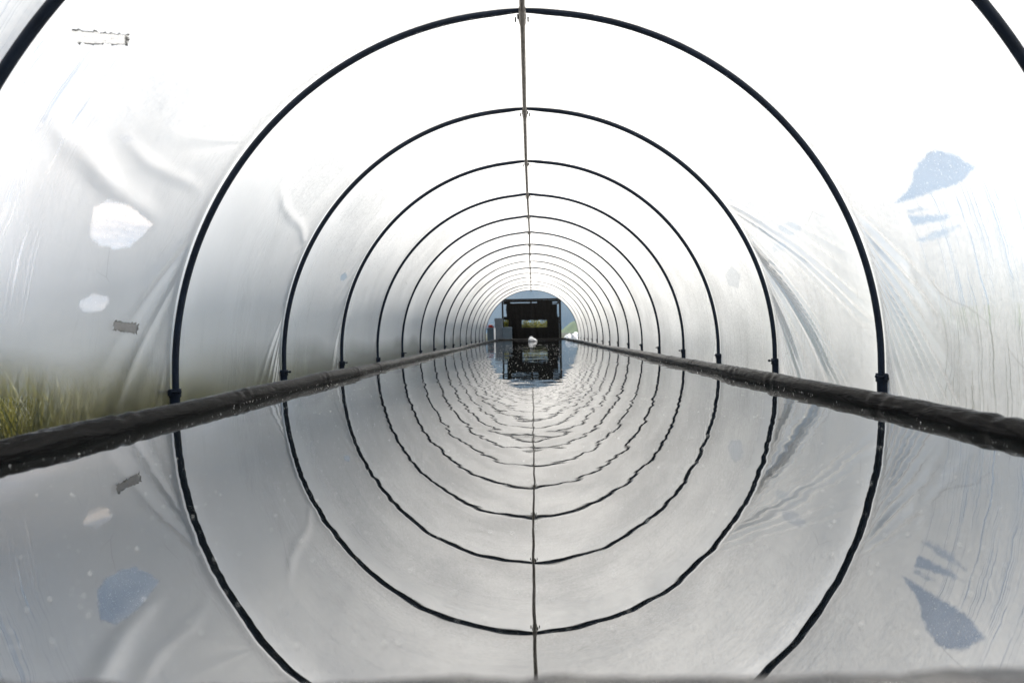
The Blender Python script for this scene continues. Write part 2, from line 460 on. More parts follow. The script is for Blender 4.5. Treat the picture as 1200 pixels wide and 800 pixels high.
# ---- cover
def sagf(u):                                     # the sheet is drawn tight over each hoop and dips inward between them
    d = np.minimum(u, 1 - u) * STEP
    return -.030 * (1 - np.exp(-d / .11)) - .018 * (1 - np.abs(2 * u - 1) ** 1.7)
def polyline(pts): return np.array([wall_at(*p) for p in pts])
def sdf_poly(Y, S, P):
    d = np.full(Y.shape, 1e9); ins = np.zeros(Y.shape, bool)
    n = len(P)
    for i in range(n):
        a, b = P[i], P[(i + 1) % n]
        e = b - a; wy, ws = Y - a[0], S - a[1]
        t = np.clip((wy * e[0] + ws * e[1]) / (e @ e + 1e-12), 0, 1)
        d = np.minimum(d, np.hypot(wy - e[0] * t, ws - e[1] * t))
        c = ((a[1] <= S) & (b[1] > S)) | ((b[1] <= S) & (a[1] > S))
        with np.errstate(divide='ignore', invalid='ignore'):
            xx = a[0] + (S - a[1]) / (b[1] - a[1] + 1e-15) * e[0]
        ins ^= c & (Y < xx)
    return np.where(ins, d, -d)
CLEAR = [  # (outline in the photograph, clarity)
    ([(108, 241), (125, 234), (150, 240), (165, 252), (180, 263), (165, 276), (150, 289), (132, 292), (112, 285), (104, 276), (106, 262)], .92),
    ([(92, 352), (108, 344), (124, 347), (126, 355), (116, 364), (98, 366), (90, 360)], .55),
    ([(1050, 238), (1070, 216), (1073, 199), (1087, 179), (1100, 175), (1117, 179), (1146, 196), (1124, 216), (1097, 224), (1067, 234)], .85),
    ([(1065, 252), (1124, 250), (1108, 258), (1072, 264)], .75),
    ([(1064, 246), (1080, 242), (1090, 245), (1070, 249)], .7),
    ([(1075, 281), (1100, 268), (1128, 263), (1112, 275), (1085, 283)], .6),
    ([(850, 322), (858, 311), (868, 322), (866, 338), (854, 334)], .28),
    ([(915, 262), (932, 258), (940, 268), (925, 278), (912, 272)], .3),
    ([(905, 285), (925, 282), (922, 292), (908, 296)], .25),
    ([(398, 322), (404, 318), (407, 324), (402, 329), (397, 328)], .8),
    ([(136, 160), (150, 157), (156, 163), (146, 168)], .3),
]
CLEAR = [(polyline(p), w) for p, w in CLEAR]
def y_s(px, py): return wall_at(px, py)
FANS = []   # (hoop index, side, height of the fan's root s from the foot, direction -1 towards camera / +1 away, amplitude, count, reach)
FANS += [(1, -1, 1.75, -1, .006, 4, .75), (2, -1, 1.35, -1, .006, 3, .45), (0, -1, 1.9, 1, .004, 4, .7), (1, 1, 3.2, -1, .003, 6, .6), (2, 1, 3.1, -1, .003, 6, .7)]
# tension folds that leave a hoop along its length and run off down the sheet:
# (hoop, side, towards camera -1 / away +1, lowest and highest root, angle from straight down at each, folds, depth, length)
PULLS = [(2, 1, -1, .35, 1.9, .17, 1.0, 25, .038, .92), (1, 1, -1, .45, 1.35, .28, .80, 13, .024, .66),
         (2, -1, -1, .35, .95, .25, .7, 7, .013, .5), (1, -1, -1, .5, 1.3, .3, .8, 5, .008, .6), (3, -1, -1, .35, 1.1, .2, .7, 9, .013, .45)]
rf_ = random.Random(5)
for k in range(3, NH):
    for sd in (-1, 1):
        lo_ = rf_.uniform(.3, .7)
        PULLS.append((k, sd, rf_.choice((-1, -1, -1, 1)), lo_, lo_ + rf_.uniform(.6, 1.3), rf_.uniform(.15, .3), rf_.uniform(.6, 1.0), rf_.randint(7, 14), rf_.uniform(.007, .016), rf_.uniform(.4, .7)))
        FANS.append((k, sd, rf_.uniform(1.6, 2.9), rf_.choice((-1, 1)), rf_.uniform(.002, .004), rf_.randint(5, 8), rf_.uniform(.4, .8)))
FOLDS = [  # single long creases: (photo point a, photo point b, depth, width)
    ((105, 180), (175, 255), .010, .05), ((150, 165), (230, 225), .006, .035), ((330, 228), (360, 285), .008, .04),
    ((60, 130), (130, 215), .006, .05), ((1060, 300), (1110, 420), .006, .03), ((1075, 300), (1140, 410), .005, .03)]
FOLDS = [(np.array(wall_at(*a)), np.array(wall_at(*b)), d, w) for a, b, d, w in FOLDS]

def make_cover():
    ends = [-1.3, HOOP_Y[0] - STEP] + HOOP_Y
    Vs, Fs, UV = [], [], []
    att = {k: [] for k in ('clear', 'strength', 'drip', 'thin', 'wet')}
    off = 0
    for b in range(len(ends) - 1):
        y0, y1 = ends[b], ends[b + 1]
        hk = b - 1                                    # index of the hoop at the far edge
        if hk < 0 or b == 0: ny, ns = 20, 160
        elif hk <= 2: ny, ns = 150, 720
        elif hk <= 5: ny, ns = 64, 380
        else: ny, ns = 36, 260
        u = np.linspace(0, 1, ny)
        u = .5 * (u + (.5 - .5 * np.cos(math.pi * u)))  # denser near the hoops
        s = np.linspace(0, PL, ns)
        Y, S = np.meshgrid(y0 + (y1 - y0) * u, s, indexing='ij')
        U = (Y - y0) / (y1 - y0)
        x, z, nx, nz = profile(S)
        sag = sagf(U) * (1 + .22 * vnoise2(Y * .7, S * .8, 21))
        low = .004 * vnoise2(Y * 2.2, S * 1.6, 22) + .002 * vnoise2(Y * 7, S * 2.5, 23)
        tent = np.clip(np.minimum(U, 1 - U) * 8, 0, 1)
        w = np.zeros_like(Y)
        for (k, sd, h, dr, A, n, reach) in FANS:
            yk = HOOP_Y[k]
            if not (y0 - .01 <= yk + dr * .1 <= y1 + .01): continue
            a = (Y - yk) * dr
            bb = (S if sd < 0 else PL - S) - h
            rr = np.hypot(a, bb) + 1e-6
            an = np.arctan2(a, -bb)                     # 0 = straight down the hoop
            ph = 4.0 * an * n * (1 + .25 * vnoise1(an * 3 + k * 7, 31 + k)) + 1.4 * vnoise1(rr * 4 + k, 41 + k)
            am = np.clip(.55 + .8 * vnoise1(an * n * .45 + 3 * k, 51 + k), 0, 1.4)
            env = np.exp(-(rr / reach) ** 1.6) * np.clip(rr / .10, 0, 1) * np.exp(-((an - .75) / .75) ** 2)
            w += 1.0 * A * am * (.75 - 1.5 * np.abs(np.sin(ph / 2))) * env
        for (k, sd, dr, b0_, b1_, p0, p1, n, A, L) in PULLS:
            yk = HOOP_Y[k]
            if not (y0 - .01 <= yk + dr * .1 <= y1 + .01): continue
            a = np.clip((Y - yk) * dr, 0, None); bb = S if sd < 0 else PL - S
            psi = lambda q: p0 + (p1 - p0) * np.clip((q - b0_) / (b1_ - b0_), 0, 1)
            lo = bb.copy(); hi = bb + a / math.tan(p0) + .001
            for _ in range(22):
                md = .5 * (lo + hi); over = md - a / np.tan(psi(md)) > bb
                hi = np.where(over, md, hi); lo = np.where(over, lo, md)
            q = .5 * (lo + hi); t = a / np.sin(psi(q))
            qn = (q - b0_) / (b1_ - b0_)
            ph = math.pi * n * (qn + .035 * vnoise1(qn * n * .45 + k * 5, 61 + k)) + .8 * vnoise1(t * 3 + qn * 4, 71 + k)
            ln = L * (1 + .55 * vnoise1(qn * n * .7 + k, 81 + k))
            am = np.clip(.7 + .7 * vnoise1(qn * n * .55 + 3 * k, 91 + k), .05, 1.4)
            env = np.clip(t / .12, 0, 1) * np.exp(-(t / np.clip(ln, .1, None)) ** 2) * np.clip(qn / .06, 0, 1) * np.clip((1 - qn) / .12, 0, 1)
            w += A * am * (.8 - 1.6 * np.abs(np.sin(ph))) * env
        for (p, q, d, wd) in FOLDS:
            if not (y0 - .2 < .5 * (p[0] + q[0]) < y1 + .2): continue
            e = q - p; L = np.hypot(*e); e = e / L
            t = (Y - p[0]) * e[0] + (S - p[1]) * e[1]; c = -(Y - p[0]) * e[1] + (S - p[1]) * e[0]
            c = c + .02 * np.sin(t * 9)
            w += d * np.exp(-(c / wd) ** 2) * np.clip(np.minimum(t + .1, L + .1 - t) / .2, 0, 1)
        r_ = .0235 + sag + (low + w) * tent
        V = np.stack([x + nx * r_, Y, z + nz * r_], -1).reshape(-1, 3)
        cl = np.full(Y.shape, -.5); stg = np.zeros_like(Y)
        for P, wgt in CLEAR:
            if P[:, 0].max() < y0 - .1 or P[:, 0].min() > y1 + .1: continue
            d = sdf_poly(Y, S, P)
            stg = np.where(d > -.05, np.where(d > cl, wgt, stg), stg); cl = np.maximum(cl, d)
        drip = np.zeros_like(Y); thin = np.zeros_like(Y); wet = np.zeros_like(Y)
        if hk >= 0:
            # right wall, below the washed patch
            sr = PL - S
            g = lambda v, lo, hi, e: np.clip((v - lo) / e, 0, 1) * np.clip((hi - v) / e, 0, 1)
            drip = np.maximum(drip, .95 * g(Y, 1.78, 2.62, .10) * g(sr, -.2, 1.38, .25))
            drip = np.maximum(drip, .35 * g(Y, 3.3, 4.3, .2) * g(sr, -.2, .95, .25))
            drip = np.maximum(drip, .22 * g(Y, 4.5, 8.8, .3) * g(sr, -.2, .7, .2))
            # left wall, below the tape
            ya, sa = y_s(96, 60); yb, sb = y_s(140, 56); yc, sc_ = y_s(20, 230)
            drip = np.maximum(drip, .9 * g(Y, min(ya, yb) - .03, max(ya, yb) + .02, .03) * g(S, 1.1, max(sa, sb), .3))
            drip = np.maximum(drip, .9 * g(Y, 1.0, 2.15, .1) * g(S, .6, 1.9, .3))
            drip = np.maximum(drip, .18 * g(Y, 2.2, 8., .3) * g(S, -.2, .8, .25))
            # the sheet is cleanest low on the left, where the weeds lean on it
            edge = .08 * vnoise2(Y * 3, S * 2, 77)
            thin = .84 * g(Y, .4, 2.75, .6) * np.clip((.575 + .4 * edge - S) / .20, 0, 1)
            thin = np.maximum(thin, .18 * np.clip((.55 + .4 * edge - S) / .2, 0, 1) * (1 - Y / 40))
            wet = .42 * np.clip((2.1 - S) / .8, 0, 1)
            wet = np.maximum(wet, .95 * np.clip((.74 + edge - S) / .34, 0, 1) * (1 - Y / 50))
        Vs.append(V); Fs.append(grid_faces(ny, ns)[:, ::-1] + off); off += len(V)
        UV.append(np.stack([Y, S], -1).reshape(-1, 2))
        for k_, a_ in (('clear', cl), ('strength', stg), ('drip', drip), ('thin', thin), ('wet', wet)): att[k_].append(a_.ravel())
    V = np.concatenate(Vs); Fc = np.concatenate(Fs); uv = np.concatenate(UV)
    me = npmesh('cover', V, Fc, M['film'], True, uv)
    for k_ in att:
        a = me.attributes.new(k_, 'FLOAT', 'POINT'); a.data.foreach_set('value', np.concatenate(att[k_]).astype(np.float32))
    o = under(link('cover', me)); o['label'] = 'translucent white plastic film stretched over the hoops'
    return o
cover = make_cover()

# tape strips stuck to the inside of the film
def on_wall(y, s, inset):
    x, z, nx, nz = profile(s); return np.array([x - nx * inset, y, z - nz * inset])
def tape(corners, label, seed, mt):
    P = np.array([wall_at(*c) for c in corners])           # tl tr br bl
    nu, nv = 26, 8
    V = []; r = np.random.RandomState(seed)
    for i in range(nu):
        for j in range(nv):
            u, v = i / (nu - 1), j / (nv - 1)
            q = (P[0] * (1 - u) + P[1] * u) * (1 - v) + (P[3] * (1 - u) + P[2] * u) * v
            jit = (.006 if (i in (0, nu - 1) or j in (0, nv - 1)) else 0)
            yy, ss = q[0] + r.uniform(-jit, jit), q[1] + r.uniform(-jit, jit)
            ub = np.interp(yy, HOOP_Y, np.arange(NH)) % 1 if yy > HOOP_Y[0] else (yy - HOOP_Y[0] + STEP) / STEP
            lift = -.0235 - sagf(ub) * 1.15 + .008 + .003 * r.uniform(0, 1)
            V.append(on_wall(yy, ss, max(lift, .006)))
    uvs = [(i / (nu - 1), j / (nv - 1)) for i in range(nu) for j in range(nv)]
    me = npmesh('tape_patch', V, grid_faces(nu, nv), M[mt], True, uvs)
    o = link('tape_patch', me, cover); o['label'] = label
    return o, P
tape([(88, 38), (150, 39), (148, 51), (94, 53)], 'dirty clear tape strip high on the left film', 1, 'tape_clear')
tape([(129, 375), (160, 379), (157, 391), (127, 386)], 'short brown tape strip low on the left film', 2, 'tape_brown')

# far end: black door frame and clear end sheet
DY = HOOP_Y[-1] + .03
FX0, FX1, FZ = -1.175, 1.165, 1.60
fr = under(link('door_frame', None))
boxes('post', [((FX0, DY, (FZ + GROUND) / 2), (.07, .07, FZ - GROUND))], M['frame'], None).parent = fr
boxes('post', [((FX1, DY, (FZ + GROUND) / 2), (.085, .07, FZ - GROUND))], M['frame'], None).parent = fr
boxes('lintel', [((0, DY + .002, FZ + .032), (FX1 - FX0 + .09, .066, .06))], M['frame'], None).parent = fr
def end_panel(kind):
    pts = []; n = 26
    us = np.linspace(0, 1, n); vs = np.linspace(0, 1, n)
    V = []
    for u in us:
        for v in vs:
            if kind == 0:                                     # above the lintel
                x = FX0 + .05 + (FX1 - FX0 - .1) * u
                top = ZC + math.sqrt(max(0, (RAD - .01) ** 2 - x * x)); z = FZ + .07 + (max(top, FZ + .08) - FZ - .07) * v
            else:
                z = GROUND + .05 + (1.60 - GROUND) * v
                xo = (math.sqrt(max(.01, (RAD - .01) ** 2 - max(0, z - ZC) ** 2))); xi = 1.22
                x = kind * (xi + (max(xo, xi + .01) - xi) * u)
            V.append((x, DY + .035 + .02 * math.sin(7 * x + 3 * z) + .012 * math.sin(17 * x - 11 * z), z))
    me = npmesh('end_panel', V, grid_faces(n, n), M['endfilm'])
    return under(link('end_panel', me))
end_panel(0); end_panel(-1); end_panel(1)

# ================================================================= BASIN
basin = empty('pond_basin', (0, 10, GROUND), 'long shallow water basin edged with rolled black liner', 'basin')
def under_b(o):
    o.parent = basin; o.matrix_parent_inverse = Matrix.Translation((0, -10, -GROUND)); return o
BX, BR, BZ = 1.325, .045, .010
BY0, BY1 = .425, 22.5
def roll_side(sx):
    L = BY1 - BY0 + .06
    ys = np.concatenate([np.arange(BY0 - .03, 6, .012), np.arange(6, BY1 + .03, .04)])
    seed = 60 + sx
    x = sx * BX - .02 + .010 * vnoise1(ys * .9, seed) + .004 * vnoise1(ys * 3, seed + 1)
    z = BZ + .008 * vnoise1(ys * .8 + 9, seed + 2) + .003 * vnoise1(ys * 3.3, seed + 3)
    seg = 48
    th = np.linspace(0, 2 * math.pi, seg, endpoint=False)
    Yg, T = np.meshgrid(ys, th, indexing='ij')
    rm = 1 + .03 * vnoise1(Yg * 1.7 + seed, seed + 4)
    crs = vnoise1(Yg * .8, seed + 9) * .5 + .5                    # how crumpled the wrap is along the way
    if sx < 0: crs = np.maximum(crs * .7, np.clip(2.0 - Yg, 0, 1) * 4.0)
    rdg = lambda v: 1 - 2 * np.abs(v)
    rm += crs * .055 * rdg(vnoise2(Yg * 11 + 1.6 * T, T * 1.9 - Yg * 2, seed + 5)) + crs * .03 * rdg(vnoise2(Yg * 27 - 2.5 * T, T * 3 + Yg * 6, seed + 6))
    rm += .012 * rdg(vnoise2(Yg * 4 + T * .5, T * 2.6, seed + 10))
    # spiral folds gathered at irregular ties
    rr = np.random.RandomState(seed + 7)
    for yt in np.cumsum(rr.uniform(.45, 1.3, 20)) + (.75 if sx < 0 else .9):
        g = np.exp(-((Yg - yt) / .09) ** 2)
        rm += g * .05 * np.sin((Yg - yt) * 75 + 2.2 * np.sin(T + yt)) - .05 * np.exp(-((Yg - yt + .03 * np.sin(T)) / .018) ** 2)
    # lapped edge of the sheet running along the roll
    rm += .05 * np.exp(-((np.abs(T - (math.pi * 1.18 if sx > 0 else math.pi * 1.85)) - 0) / .16) ** 2) * (1 + .6 * vnoise1(Yg * 3, seed + 8))
    rm[:, -1] = .5 * (rm[:, -2] + rm[:, 0])
    V, Fc = tube_arrays(np.stack([x, ys, z], -1), BR, seg, (0, 0, 1), rm)
    return under_b(link('rim_roll', npmesh('rim_roll', V, Fc, M['black_plastic'])))
roll_side(-1); roll_side(1)
def roll_end(y, zc, r, seed, fold, m_='black_plastic'):
    xs = np.arange(-BX - .02, BX + .02, .008)
    seg = 24; th = np.linspace(0, 2 * math.pi, seg, endpoint=False)
    Xg, T = np.meshgrid(xs, th, indexing='ij')
    rm = 1 + .06 * vnoise1(Xg * 4 + 7, seed) + fold * vnoise2(Xg * 26 + 2 * np.sin(T), np.cos(T) * 2 + 4, seed + 1) + .5 * fold * vnoise2(Xg * 70, np.sin(T) * 2, seed + 2)
    path = np.stack([xs, y + .006 * vnoise1(xs * 3, seed + 3), zc + .004 * vnoise1(xs * 5, seed + 4)], -1)
    V, Fc = tube_arrays(path, r, seg, (0, 0, 1), rm)
    return under_b(link('rim_roll', npmesh('rim_roll', V, Fc, M[m_])))
roll_end(BY0 - .028, BZ + .002, BR * .95, 81, .05, 'lip')
roll_end(BY1 + .01, BZ - .004, BR * .9, 91, .05)
# liner skirts: inside down into the water, outside down to the ground
def skirt(name, a, b, z0, z1, outx, outy, seed):
    n = 240; m = 6
    V = []
    for i in range(n):
        u = i / (n - 1)
        p = np.array(a) * (1 - u) + np.array(b) * u
        for j in range(m):
            v = j / (m - 1)
            d = .006 * math.sin(u * 190 + seed) * v + .01 * float(vnoise1(np.array([u * 40.]), seed)[0]) * v
            V.append((p[0] + outx * (d + .02 * v), p[1] + outy * (d + .02 * v), z0 + (z1 - z0) * v))
    return under_b(link(name, npmesh(name, V, grid_faces(n, m), M['liner'])))
for sx in (-1, 1):
    skirt('liner_wall', (sx * (BX - .0), BY0), (sx * (BX - .0), BY1), BZ - .03, -.08, -sx * .4, 0, 5 + sx)
    skirt('outer_wall', (sx * (BX + .035), BY0), (sx * (BX + .035), BY1), BZ - .01, GROUND, sx, 0, 8 + sx)
skirt('outer_wall', (-BX, BY0 - .06), (BX, BY0 - .06), BZ - .01, GROUND, 0, -1, 3)
skirt('outer_wall', (-BX, BY1 + .04), (BX, BY1 + .04), BZ - .01, GROUND, 0, 1, 4)

# flecks of foam and dust on the water: countless
def make_flecks():
    V, Fq = [], []
    r = random.Random(3)
    def fleck(x, y, s, n=7):
        i0 = len(V)
        for k in range(n):
            a = 2 * math.pi * k / n; q = s * r.uniform(.55, 1.2)
            V.append((x + q * math.cos(a), y + q * math.sin(a) * 1.2, .0018))
        V.append((x, y, .0028 + .15 * s))
        for k in range(n): Fq.append((i0 + k, i0 + (k + 1) % n, i0 + n, i0 + n))
    for _ in range(2400):
        y = .55 + 13 * r.random() ** 2.3
        x = r.uniform(-1.25, 1.25)
        fleck(x, y, r.choice((.0004, .0006, .0007, .0009, .0012, .0017)) * (.6 + .34 * y), 6)
    for _ in range(5000):                                # fine dust
        y = .5 + 3.2 * r.random() ** 1.5
        fleck(r.uniform(-1.2, 1.2), y, r.uniform(.00018, .00042) * (.6 + .55 * y), 4)
    for _ in range(22):                                  # little swirls of froth
        cx, cy = r.uniform(.25, 1.0), r.uniform(.55, 2.6); a0 = r.uniform(0, 6)
        for k in range(r.randint(8, 18)):
            a = a0 + k * .5; q = .005 + .0014 * k
            fleck(cx + q * math.cos(a), cy + 1.4 * q * math.sin(a), r.uniform(.0005, .0012), 5)
    for sx in (-1, 1):                                   # froth gathered along the liner
        for _ in range(110):
            y = 2.5 + 17 * r.random() ** 1.5
            fleck(sx * 1.28 - .02 - sx * abs(r.gauss(0, .006)), y, r.uniform(.0006, .0016), 6)
    me = bpy.data.meshes.new('foam'); me.from_pydata(V, [], [f[:3] for f in Fq]); me.materials.append(M['foam'])
    tag(link('foam', me), kind='stuff')
make_flecks()

# ================================================================= THINGS AT THE FAR END
# black sheet hung in the doorway, with an opening that looks out on greenery
def make_curtain():
    nx, nz = 130, 96
    x0, x1 = FX0 + .045, FX1 - .05
    zt, zb = FZ - .005, -.22
    xs = np.linspace(x0, x1, nx); zs = np.linspace(zb, zt, nz)
    X, Z = np.meshgrid(xs, zs, indexing='ij')
    h = (Z - zb) / (zt - zb)
    Yd = DY - .055 + .016 * vnoise1(X * 9 + .6 * np.sin(Z * 3), 71) + .010 * vnoise2(X * 22, Z * 2.2, 72) * (.4 + h)
    Yd += .03 * np.exp(-((X - .10) / .035) ** 2) * h
    bm = bmesh.new()
    vs = [[bm.verts.new((X[i, j], Yd[i, j], Z[i, j])) for j in range(nz)] for i in range(nx)]
    def hole(x, z):
        if -.40 < x < .62 and .485 < z < .80 - .03 * abs(math.sin(9 * x)): return True
        if x < FX0 + .21 - .03 * math.sin(z * 6) and .45 < z < .82 + .0: return True            # left lower gap
        if x < FX0 + .16 + .02 * math.sin(z * 9) and .95 < z < 1.44: return True
        if x > FX1 - .12 + .03 * (1.3 - z) and .9 < z < 1.42: return True                        # slit on the right
        if 1.485 < z < 1.515 and (-.85 < x < -.05 or .02 < x < .22 or .85 < x < 1.06): return True
        if 1.42 < z < 1.45 and .86 < x < 1.03: return True
        return False
    for i in range(nx - 1):
        for j in range(nz - 1):
            if hole(.5 * (X[i, j] + X[i + 1, j]), .5 * (Z[i, j] + Z[i, j + 1])): continue
            bm.faces.new((vs[i][j], vs[i + 1][j], vs[i + 1][j + 1], vs[i][j + 1]))
    loose = [v for v in bm.verts if not v.link_faces]
    bmesh.ops.delete(bm, geom=loose, context='VERTS')
    o = bm_obj('black_curtain', bm, M['liner'], None, True)
    sm = o.modifiers.new('thick', 'SOLIDIFY'); sm.thickness = .004
    tag(o, 'black plastic sheet hanging in the far doorway with a window cut through it', 'curtain')
make_curtain()

def crate(name, x, y, w, d, h, z0, material, label, group=None, rz=0.0, lid=True):
    t = empty(name, (x, y, z0), label, 'box', group, rz)
    bm = bmesh.new(); box_bm(bm, (0, 0, h * .46), (w * .95, d * .95, h * .92), .012)
    for k in range(3): box_bm(bm, (0, 0, h * (.2 + .25 * k)), (w * .97, d * .97, .016), .003)
    bm_obj('body', bm, material, t)
    bm = bmesh.new(); box_bm(bm, (0, 0, h * .955), (w, d, h * .09), .010); box_bm(bm, (0, 0, h * 1.005), (w * .8, d * .8, .012), .004)
    bm_obj('lid', bm, material, t)
    bm = bmesh.new(); box_bm(bm, (0, -d * .5 - .006, h * .78), (w * .3, .02, .035), .005)
    bm_obj('handle', bm, M['box_dark'], t)
    return t
CG = 'storage boxes by the far door'
def X_at(px, d): return CAM[0] + (px - 624) / F * d
crate('storage_box', X_at(594.4, 22.86), 22.86, .40, .3, .81, GROUND, M['box_dark'], 'low blue grey storage box against the left post of the far doorway', CG)
crate('storage_box', X_at(584.6, 22.9), 22.9, .32, .3, 1.17, GROUND, M['box'], 'tallest grey storage box, beside the doorway at the far end', CG)
crate('storage_box', X_at(575.3, 22.9), 22.9, .29, .3, .79, GROUND, M['box_dark'], 'low grey storage box carrying the red bundle', CG)
# red bundle lying on the left box
def bundle():
    t = empty('cloth_bundle', (X_at(575.3, 22.9), 22.9, GROUND + .795), 'red and white folded bundle lying on a low grey box', 'bundle')
    for nm, m_, pts in (('red_fold', M['red'], ((0, 0, .045, .27, .3, .08), (-.03, -.02, .10, .20, .24, .05))), ('white_fold', M['cloth_white'], ((.05, -.03, .135, .15, .22, .03),))):
        bm = bmesh.new()
        for (x, y, z, a, b, c) in pts:
            r = bmesh.ops.create_uvsphere(bm, u_segments=20, v_segments=12, radius=.5)
            for v in r['verts']:
                n = 1 + .12 * math.sin(13 * v.co.x + 7 * v.co.y) * math.cos(9 * v.co.z)
                v.co = Vector((x + v.co.x * a * n, y + v.co.y * b * n, z + v.co.z * c * n))
        bm_obj(nm, bm, m_, t, True)
bundle()
t = empty('white_stake', (X_at(579.6, 22.66), 22.66, GROUND), 'thin white stake standing in front of the grey boxes', 'stake')
tube('stake_shaft', [(0, 0, .0), (.002, 0, .3), (.0, 0, .75)], .034, M['white_plastic'], t, 10, (0, 1, 0))
tube('stake_cap', [(0, 0, .752), (0, 0, .79)], .040, M['white_plastic'], t, 10, (0, 1, 0))

# white floating jug near the far end
def jug():
    y = 18.2
    t = empty('floating_jug', (X_at(622.5, y), y, 0), 'crumpled white plastic jug floating on the water before the black curtain', 'jug')
    bm = bmesh.new(); bmesh.ops.create_uvsphere(bm, u_segments=28, v_segments=18, radius=.5)
    for v in bm.verts:
        x, yy, z = v.co
        n = 1 + .07 * math.sin(9 * x + 4) * math.cos(11 * z + 2 * yy)
        v.co = Vector((x * .20 * n, yy * .20 * n, .05 + z * .17 * n))
    bm_obj('jug_body', bm, M['white_plastic'], t, True)
    V, Fc = tube_arrays([(.05, -.02, .06), (.10, -.03, .045), (.15, -.04, .022), (.185, -.045, .008)], np.array([.06, .05, .032, .020]), 14)
    link('neck', npmesh('neck', V, Fc, M['white_plastic']), t)
    V, Fc = tube_arrays([(-.06, -.03, .10), (-.04, -.05, .145), (.01, -.05, .155), (.05, -.04, .12)], .014, 10, (0, 1, 0))
    link('handle', npmesh('handle', V, Fc, M['white_plastic']), t)
    bm = bmesh.new()
    for dz in (.03, .075): bmesh.ops.create_cone(bm, cap_ends=False, segments=28, radius1=.101, radius2=.101, depth=.012, matrix=Matrix.Translation((0, 0, dz)))
    bm_obj('grey_band', bm, M['box'], t, True)
jug()

# bunched white sheet on the ground outside, right of the doorway
def sheet():
    n, m = 60, 40; V = []
    x0, y0 = X_at(672, 25.5), 25.5
    for i in range(n):
        for j in range(m):
            u, v = i / (n - 1) - .5, j / (m - 1) - .5
            e = max(0, 1 - (2 * u) ** 2) * max(0, 1 - (2 * v) ** 2)
            z = .55 * e ** .6 * (.8 + .3 * math.sin(14 * u + 5 * v) * math.cos(11 * v - 3 * u)) + .03 * e * math.sin(45 * u + 9 * v)
            V.append((x0 + u * 1.15, y0 + v * .9, GROUND + .0 + z))
    tag(link('plastic_sheet', npmesh('plastic_sheet', V, grid_faces(n, m), M['cloth_white'])), 'bunched white plastic sheet lying outside to the right of the doorway', 'sheet')
sheet()

# shrubs beyond the doorway
def leaf_cloud(r, n, cx, cz, rx, rz, ls):
    V, Fq = [], []
    for _ in range(n):
        th, ph = r.uniform(0, 6.28), math.acos(r.uniform(-1, 1)); q = r.uniform(.35, 1) ** .5
        lump = 1 + .25 * math.sin(3 * th + cx) * math.sin(2 * ph)
        c = Vector((cx + rx * q * lump * math.sin(ph) * math.cos(th), rx * q * lump * math.sin(ph) * math.sin(th), cz + rz * q * lump * math.cos(ph)))
        d = Vector((r.gauss(0, 1), r.gauss(0, 1), r.gauss(.4, .7))).normalized(); e = d.orthogonal().normalized()
        e = (Matrix.Rotation(r.uniform(0, 6.28), 3, d) @ e)
        L = ls * r.uniform(.6, 1.3); i = len(V)
        V += [c, c + d * L * .5 + e * L * .28, c + d * L, c + d * L * .5 - e * L * .28]; Fq.append((i, i + 1, i + 2, i + 3))
    return V, Fq
def shrub(x, y, h, w, label, seed):
    r = random.Random(seed)
    t = empty('shrub', (x, y, GROUND - .01), label, 'shrub', 'shrubs beyond the far doorway')
    V, Fq = [], []
    for k in range(5):
        v, f = leaf_cloud(r, 420, r.uniform(-w * .35, w * .35), h * r.uniform(.45, .72), w * .33, h * .30, .085)
        o = len(V); V += v; Fq += [tuple(a + o for a in q) for q in f]
    me = bpy.data.meshes.new('crown'); me.from_pydata([tuple(v) for v in V], [], Fq); me.materials.append(M['leaf']); link('crown', me, t)
    bm = bmesh.new(); me2 = None
    Vs, Fs, off = [], [], 0
    for k in range(5):
        a, b = r.uniform(-w * .3, w * .3), r.uniform(-.2, .2)
        v, f = tube_arrays([(a * .2, b * .2, 0), (a * .6, b * .6, h * .35), (a, b, h * .7)], np.array([.028, .02, .008]), 8, (0, 1, 0))
        Vs.append(v); Fs.append(f + off); off += len(v)
    link('stems', npmesh('stems', np.concatenate(Vs), np.concatenate(Fs), M['wood']), t); bm.free()
shrub(X_at(620.3, 27), 27.0, 1.26, .66, 'round yellow green shrub seen through the left of the curtain window', 1)
shrub(X_at(637.5, 27.5), 27.5, 1.22, 1.05, 'broad yellow green shrub seen through the right of the curtain window', 2)
shrub(X_at(594.5, 28), 28.0, 1.5, .6, 'taller yellow green shrub seen through the gap beside the left doorpost', 3)

